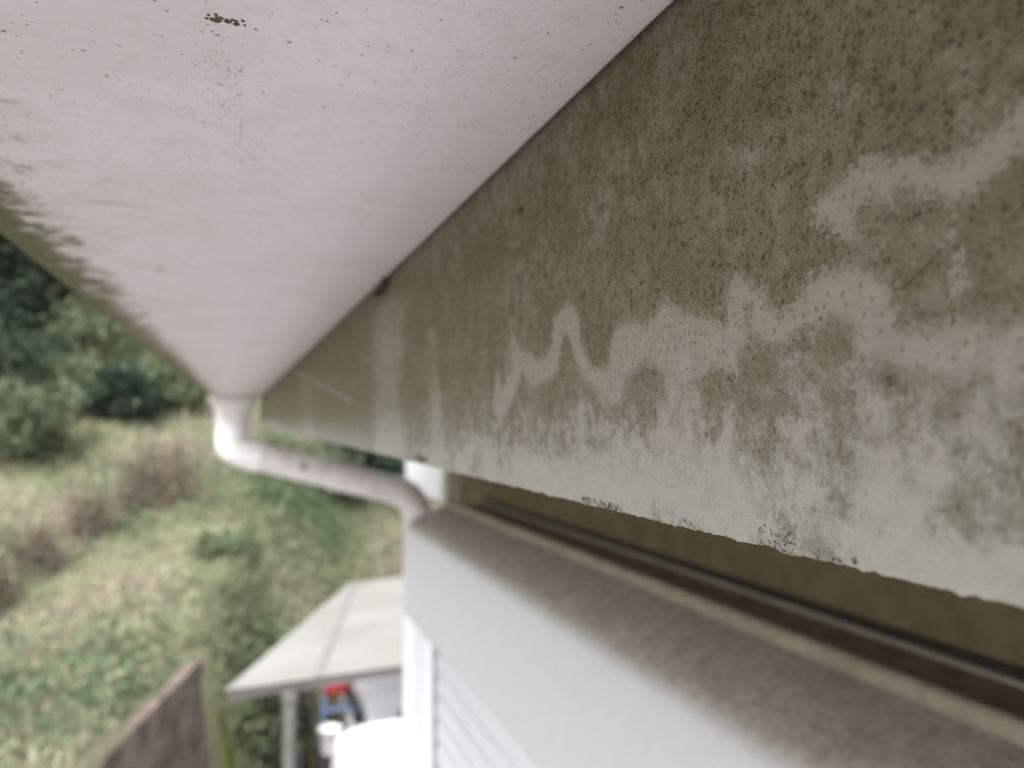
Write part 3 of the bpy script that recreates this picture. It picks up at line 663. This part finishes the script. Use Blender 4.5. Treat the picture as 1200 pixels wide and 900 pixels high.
# ================================================================ CLUTTER UNDER THE CARPORT
def bicycle(x, y, label):
    b = thing('bicycle', (x, y, GZ), label, 'bicycle'); z = GZ; d = Vector((.12, .99, 0)).normalized()
    P = lambda a, h, o=0: Vector((x, y, z+h)) + d*a + Vector((-d.y, d.x, 0))*o
    for a in (-.52, .52):
        ring = [P(a+.32*math.cos(2*pi*i/28), .335+.32*math.sin(2*pi*i/28)) for i in range(29)]
        m = MB(); m.tube(ring, .019, 8, cap=False); w = m.build('wheel', M_RUBBER, b, smooth=True)
        m = MB()
        for i in range(0, 28, 2): m.tube([P(a, .335), ring[i]], .002, 4)
        m.tube([P(a, .335, -.04), P(a, .335, .04)], .02, 8); m.build('spokes', M_CHROME, w)
        m = MB(); m.tube([P(a+.355*math.cos(t), .335+.355*math.sin(t)) for t in [.3+2.2*i/10 for i in range(11)]], .012, 6); m.build('mudguard', M_CHROME, b, smooth=True)
    m = MB()
    for q in (((-.08, .30), (-.22, .82)), ((-.08, .30), (.38, .72)), ((-.20, .66), (.36, .82)), ((-.08, .30), (-.52, .335)), ((-.52, .335), (-.19, .66))): m.tube([P(*q[0]), P(*q[1])], .016, 8)
    m.build('frame', M_BLACK, b, smooth=True)
    m = MB(); m.tube([P(.52, .335, .03), P(.40, .70, .03), P(.36, .86)], .013, 8); m.tube([P(.52, .335, -.03), P(.40, .70, -.03), P(.36, .86)], .013, 8); m.tube([P(.36, .86), P(.34, 1.0)], .013, 8); m.build('fork', M_CHROME, b, smooth=True)
    m = MB(); m.tube([P(.14, 1.0, .27), P(.28, 1.05, .22), P(.36, 1.02, .05), P(.36, 1.02, -.05), P(.28, 1.05, -.22), P(.14, 1.0, -.27)], .012, 8); m.build('handlebar', M_CHROME, b, smooth=True)
    m = MB(); m.tube([P(-.38, .88), P(-.30, .90), P(-.16, .90), P(-.06, .885)], [.05, .09, .06, .02], 10); m.build('saddle', M_BLACK, b, smooth=True)
    m = MB()
    for h, k in ((.78, .8), (.86, .9), (.94, .95), (1.02, 1.0)):
        c = [P(.58+.13*k*sx, h, .17*k*sy) for sx, sy in ((-1, -1), (1, -1), (1, 1), (-1, 1), (-1, -1))]; m.tube(c, .005, 5)
    for i in range(7):
        for sy in (-1, 1): m.tube([P(.58+(i/3-1)*.104, .78, .136*sy), P(.58+(i/3-1)*.13, 1.02, .17*sy)], .003, 4)
        m.tube([P(.58+.104, .78, (i/3-1)*.136), P(.71, 1.02, (i/3-1)*.17)], .003, 4)
    m.build('basket', M_CHROME, b)
    return b
bicycle(.74, 9.30, 'dark bicycle with wire basket parked at the back of the carport')
sl_ = thing('stepladder', (1.06, 8.95, GZ), 'blue stepladder standing beside the car under the carport', 'ladder')
for sx in (-1, 1):
    m = MB(); m.obox((1.06+sx*.20-.022, 8.80, GZ), (.044, 0, 0), (0, .03, 0), (-sx*.09, .16, 1.42)); m.build('front_rail', M_BLUE, sl_)
    m = MB(); m.obox((1.06+sx*.20-.018, 9.18, GZ), (.036, 0, 0), (0, .025, 0), (-sx*.09, -.19, 1.40)); m.build('rear_rail', M_BLUE, sl_)
for i in range(1, 6):
    h = .24*i; wq = .20-.09*h/1.42; m = MB(); m.box((1.06-wq, 8.80+.113*h-.03, GZ+h), (1.06+wq, 8.80+.113*h+.06, GZ+h+.03)); m.build('step', M_BLUE, sl_)
m = MB(); m.box((1.06-.13, 8.93, GZ+1.42), (1.06+.13, 9.03, GZ+1.45)); m.build('top_plate', M_BLUE, sl_)
m = MB(); vv = []; nx = 10
for i in range(nx+1):
    u = i/nx*2-1
    for (yy, zz) in ((8.885, 1.13), (8.88, 1.235), (8.905, 1.27), (8.95, 1.275), (8.985, 1.24), (8.99, 1.15)):
        vv.append((1.045+u*.125, yy+.012*math.sin(u*9)*(1.28-zz)*6, GZ+zz+.03*math.sin(u*5)*(zz < 1.16)))
f = [(i*6+j, i*6+j+1, (i+1)*6+j+1, (i+1)*6+j) for i in range(nx) for j in range(5)]
m.add(vv, f); o = m.build('red_cloth', M_RED, None, smooth=True); tag(o, 'red cloth hung over an upper step of the blue stepladder', 'cloth')
md = o.modifiers.new('thickness', 'SOLIDIFY'); md.thickness = .006
def lathe(name, x, y, z, prof, mat, label, cat):
    n = 24; k = len(prof); v = [(x+r*math.cos(2*pi*i/n), y+r*math.sin(2*pi*i/n), z+h) for i in range(n) for r, h in prof]
    f = [(i*k+j, ((i+1) % n)*k+j, ((i+1) % n)*k+j+1, i*k+j+1) for i in range(n) for j in range(k-1)]
    return tag(obj(name, v, f, mat, smooth=True), label, cat)
# crate stack that carries the bucket
ct = thing('crate', (.98, 8.62, GZ), 'dark plastic crate standing beside the bicycle with a bucket on top', 'crate')
m = MB(); m.box((.82, 8.47, GZ), (1.14, 8.77, GZ+.03)); m.build('base', M_BLACK, ct)
for a, b in (((.82, 8.47), (1.14, 8.485)), ((.82, 8.755), (1.14, 8.77)), ((.82, 8.4855), (.835, 8.7545)), ((1.125, 8.4855), (1.14, 8.7545))):
    m = MB(); m.box((*a, GZ+.031), (*b, GZ+.62)); m.build('side', M_BLACK, ct)
m = MB(); m.box((.81, 8.46, GZ+.6205), (1.15, 8.78, GZ+.65)); m.build('lid', M_BLACK, ct, bevel=.006)
lathe('bucket', .96, 8.60, GZ+.6505, [(0, 0), (.085, 0), (.09, .01), (.12, .24), (.128, .245), (.128, .255), (.114, .25), (.085, .02), (0, .02)], M_WHITE, 'white bucket standing on the dark crate', 'bucket')
lathe('flowerpot', .42, 8.45, GZ, [(0, 0), (.12, 0), (.13, .02), (.17, .40), (.19, .41), (.19, .46), (.165, .455), (.15, .36), (0, .35)], M_CHROME, 'grey flowerpot on the ground in front of the bicycle', 'flowerpot')

# ================================================================ FENCE ON THE SLOPE
fn = thing('fence', (-1.2, 9.3, hz(-1.2, 9.3)), 'grey stake and wire fence climbing the grassy slope', 'fence')
fp = [(-3.4, 7.1), (-2.7, 7.8), (-2.05, 8.4), (-1.6, 9.0), (-1.25, 9.6), (-.95, 10.1), (-.6, 10.4), (-.3, 10.75), (.2, 11.2), (.8, 11.5)]
tops = []
for i, (x, y) in enumerate(fp):
    z = hz(x, y); lean = Vector((random.uniform(-.06, .06), random.uniform(-.04, .04), random.uniform(.85, 1.0)))
    m = MB(); m.tube([(x, y, z-.2), Vector((x, y, z))+lean*.5, Vector((x, y, z))+lean], [.018, .016, .013], 8); m.build('post', M_WOOD, fn, smooth=True)
    tops.append((Vector((x, y, z)), lean))
for h in (.2, .45, .7, .92):
    m = MB(); m.tube([p+l*h+Vector((0, 0, .01*math.sin(7*i+h*9))) for i, (p, l) in enumerate(tops)], .006, 5); m.build('wire', M_STEEL, fn)

# ================================================================ TREES, SHRUBS
def leaves(lobes, n, size, seed, lean=.0):
    """leaf-sized faces spread through ellipsoid lobes, denser at their shells"""
    r = np.random.default_rng(seed); L = np.array([l[:6] for l in lobes], float)
    vol = L[:, 3]*L[:, 4]*L[:, 5]; idx = r.choice(len(L), n, p=vol/vol.sum())
    d = r.normal(size=(n, 3)); d /= np.linalg.norm(d, axis=1)[:, None]
    rad = r.random(n)**.45
    bumpy = 1 + .22*np.sin(d[:, 0]*5+idx)*np.sin(d[:, 1]*4+idx*2)*np.sin(d[:, 2]*5+1)
    c = L[idx, :3] + d*L[idx, 3:6]*(rad*bumpy)[:, None]
    nrm = d*.5 + r.normal(size=(n, 3))*.7 + np.array([0, 0, .5]); nrm /= np.linalg.norm(nrm, axis=1)[:, None]
    a = np.cross(nrm, r.normal(size=(n, 3))); a /= np.linalg.norm(a, axis=1)[:, None]; b = np.cross(nrm, a)
    s = size*r.uniform(.6, 1.4, n)[:, None]
    v = np.stack([c-a*s, c+b*s*.45, c+a*s, c-b*s*.45], 1).reshape(-1, 3)
    f = np.arange(4*n).reshape(-1, 4)
    tone = np.clip(.42 + .22*np.sin(idx*2.4) + r.normal(0, .2, n), 0, 1)
    return v, f, tone
def tree(name, x, y, h, spread, mat, label, cat, seed, n=5200, leaf=.075, group=None, low=.25, lobes_n=11, fat=1.0, root=None):
    r = random.Random(seed); z = max(hz(x, y), GZ) if root is None else root; t = thing(name, (x, y, z), label, cat, group); base = Vector((x, y, z))
    m = MB(); tp = base+Vector((r.uniform(-.2, .2)*spread, r.uniform(-.2, .2)*spread, h*.8)); rr = .035+.02*h
    pts = [base+Vector((0, 0, -.25)), base+Vector((0, 0, .15*h)), base.lerp(tp, .5)+Vector((r.uniform(-.1, .1), r.uniform(-.1, .1), 0)), tp]
    m.tube(pts, [rr*1.4, rr, rr*.65, rr*.2], 8); lobes = []
    for i in range(lobes_n):
        a = i*2.4+r.uniform(-.4, .4); k = low+(1-low)*(i+.5)/lobes_n; q = spread*(.35+.65*math.sin(pi*min(1, k*.85+.1)))*r.uniform(.55, 1)
        c = base+Vector((math.cos(a)*q*.7, math.sin(a)*q*.7, h*k)); e = spread*r.uniform(.30, .5)*fat
        st = base.lerp(tp, max(.1, k-.25)); m.tube([st, st.lerp(c, .55)+Vector((0, 0, -.05*h)), c], [rr*.45, rr*.3, rr*.08], 6); lobes.append((c.x, c.y, c.z, e, e, e*.72))
    m.build('trunk', M_BARK, t, smooth=True)
    v, f, tone = leaves(lobes, n, leaf, seed); obj('crown', v, f, mat, t, attrs={'tone': tone}); return t
TR = 'trees on the hillside'
tree('evergreen_tree', -3.1, 14.9, 3.6, 1.9, M_LEAF_D, 'dark evergreen tree at the left edge above the fence', 'tree', 21, 9000, .085, TR, .05, 15)
tree('evergreen_tree', -1.75, 16.3, 3.3, 1.7, M_LEAF_D, 'dark evergreen tree just left of the gutter end', 'tree', 22, 8000, .085, TR, .05, 14)
tree('evergreen_tree', -4.9, 18.2, 6.8, 2.5, M_LEAF_D, 'tall dark tree highest on the slope behind the other trees', 'tree', 23, 9000, .1, TR, .1, 15)
tree('evergreen_tree', -.4, 18.6, 3.6, 1.8, M_LEAF_M, 'mid green tree behind the end of the gutter', 'tree', 24, 7000, .09, TR, .05, 13)
tree('evergreen_tree', -2.3, 20.5, 6.2, 2.4, M_LEAF_D, 'dark tree far up the slope behind the gutter', 'tree', 25, 8000, .1, TR, .1, 15)
tree('evergreen_tree', 1.8, 20.5, 5.2, 2.3, M_LEAF_M, 'green tree on the slope behind the downpipe', 'tree', 26, 7000, .1, TR, .05, 13)
tree('evergreen_tree', 5.2, 19.5, 5.4, 2.6, M_LEAF_D, 'dark tree up the slope behind the house corner', 'tree', 27, 7000, .1, TR, .05, 13)
SHR = 'shrubs on the hillside'
def shrub(x, y, h, sp_, mat, label, seed, n=2600, leaf=.05, low=.12, nl=10, root=None): return tree('shrub', x, y, h, sp_, mat, label, 'shrub', seed, n, leaf, SHR, low, nl, 1.45, root)
shrub(-2.95, 12.5, 1.2, .95, M_LEAF_D, 'dark bushy shrub under the evergreens at the left edge', 31, 3600)
shrub(-2.05, 13.6, 1.1, .85, M_LEAF_M, 'mid green shrub at the foot of the dark evergreen trees', 32, 3200)
shrub(-.80, 13.1, .9, .75, M_LEAF_L, 'bright green shrub just below the gutter outlet', 33, 3000)
shrub(-.10, 14.2, 1.0, .8, M_LEAF_L, 'light green shrub seen past the outlet elbow', 34, 2600)
shrub(2.0, 12.4, 1.5, .8, M_LEAF_D, 'dark green shrub in the gap between pipe and fascia', 40, 3600)
shrub(3.0, 13.6, 1.7, 1.0, M_LEAF_M, 'green shrub higher up behind the house corner', 41, 3000)
shrub(-2.55, 11.4, .8, .7, M_LEAF_M, 'mid green shrub above the upper part of the fence at the left edge', 43, 2600)
shrub(-1.5, 12.3, .7, .6, M_LEAF_D, 'dark low shrub between the bright green shrub and the left edge', 44, 2400)
shrub(-2.35, 12.9, .7, .75, M_LEAF_L, 'pale undergrowth bush in front of the dark trees at the left', 71, 2600)
shrub(-1.35, 13.2, .6, .7, M_LEAF_M, 'mid green bush between the dark trees and the bright shrub', 72, 2400)
shrub(-.15, 9.0, .22, .26, M_LEAF_L, 'low pale shrub beside the lower end of the fence', 42, 1200, .04)
shrub(.22, 8.15, 1.85, .40, M_LEAF_M, 'green bush rising beside the left edge of the carport roof', 37, 3600, .045, .5, 13, GZ)
shrub(.0, 7.98, 1.6, .30, M_LEAF_L, 'small light green bush just past the end of the retaining wall', 38, 2200, .04, .5, 13, GZ)
shrub(.38, 8.75, 2.0, .34, M_LEAF_L, 'yellowish bush behind the bush beside the carport roof', 45, 2800, .045, .5, 13, GZ)
shrub(1.3, 10.8, .55, .40, M_LEAF_M, 'green bush on the bank above the middle of the carport roof', 51, 2400, .045)
shrub(1.5, 11.0, .8, .45, M_LEAF_D, 'dark bush on the bank above the carport roof near the house', 52, 2600, .045)
shrub(1.95, 10.9, 1.35, .6, M_LEAF_D, 'dark tall bush against the corner of the house below the downpipe', 36, 3200)
# upright dead brush standing along the fence
def brush(x, y, h, label, seed):
    r = random.Random(seed); z = hz(x, y); b = thing('dead_brush', (x, y, z), label, 'brush', 'dead brush along the fence'); m = MB()
    for _ in range(70):
        px, py = x+r.gauss(0, .14), y+r.gauss(0, .12); k = h*r.uniform(.5, 1.1); lx, ly = r.gauss(0, .10), r.gauss(0, .08)
        m.tube([(px, py, z-.05), (px+lx*.4, py+ly*.4, z+k*.55), (px+lx, py+ly, z+k)], [.007, .005, .002], 4)
    m.build('stems', M_WOODD, b)
    v, f, tone = leaves([(x, y, z+h*.35, .26, .24, h*.4), (x+.05, y, z+h*.7, .2, .2, h*.3)], 420, .028, seed); obj('dry_leaves', v, f, M_DRY, b, attrs={'tone': tone})
brush(-.72, 10.15, .85, 'clump of brown dead brush below the gutter outlet, tallest on the slope', 61)
brush(-1.08, 10.2, .75, 'clump of brown dead brush just left of the tallest clump', 62)
brush(-1.5, 9.55, .55, 'clump of dead brush halfway down the fence', 63)
brush(-1.85, 9.0, .5, 'low clump of dead brush near the left edge', 64)
brush(-2.15, 8.45, .5, 'lowest clump of dead brush at the left edge by the fence', 65)
tree('pale_tree', -4.35, 15.6, 4.0, 1.0, M_LEAF_P, 'pale grey green tree at the top left under the gutter lip', 'tree', 48, 5000, .08, TR, .3, 11)
# thread of spider silk across the far part of the fascia
m = MB(); m.tube([(FX-.001, .80, .0470), (FX-.006, .58, .030), (FX-.001, .38, .0088)], .00022, 5); tag(m.build('spider_thread', M_SILK, None), 'thin pale spider thread slanting across the far fascia', 'thread')
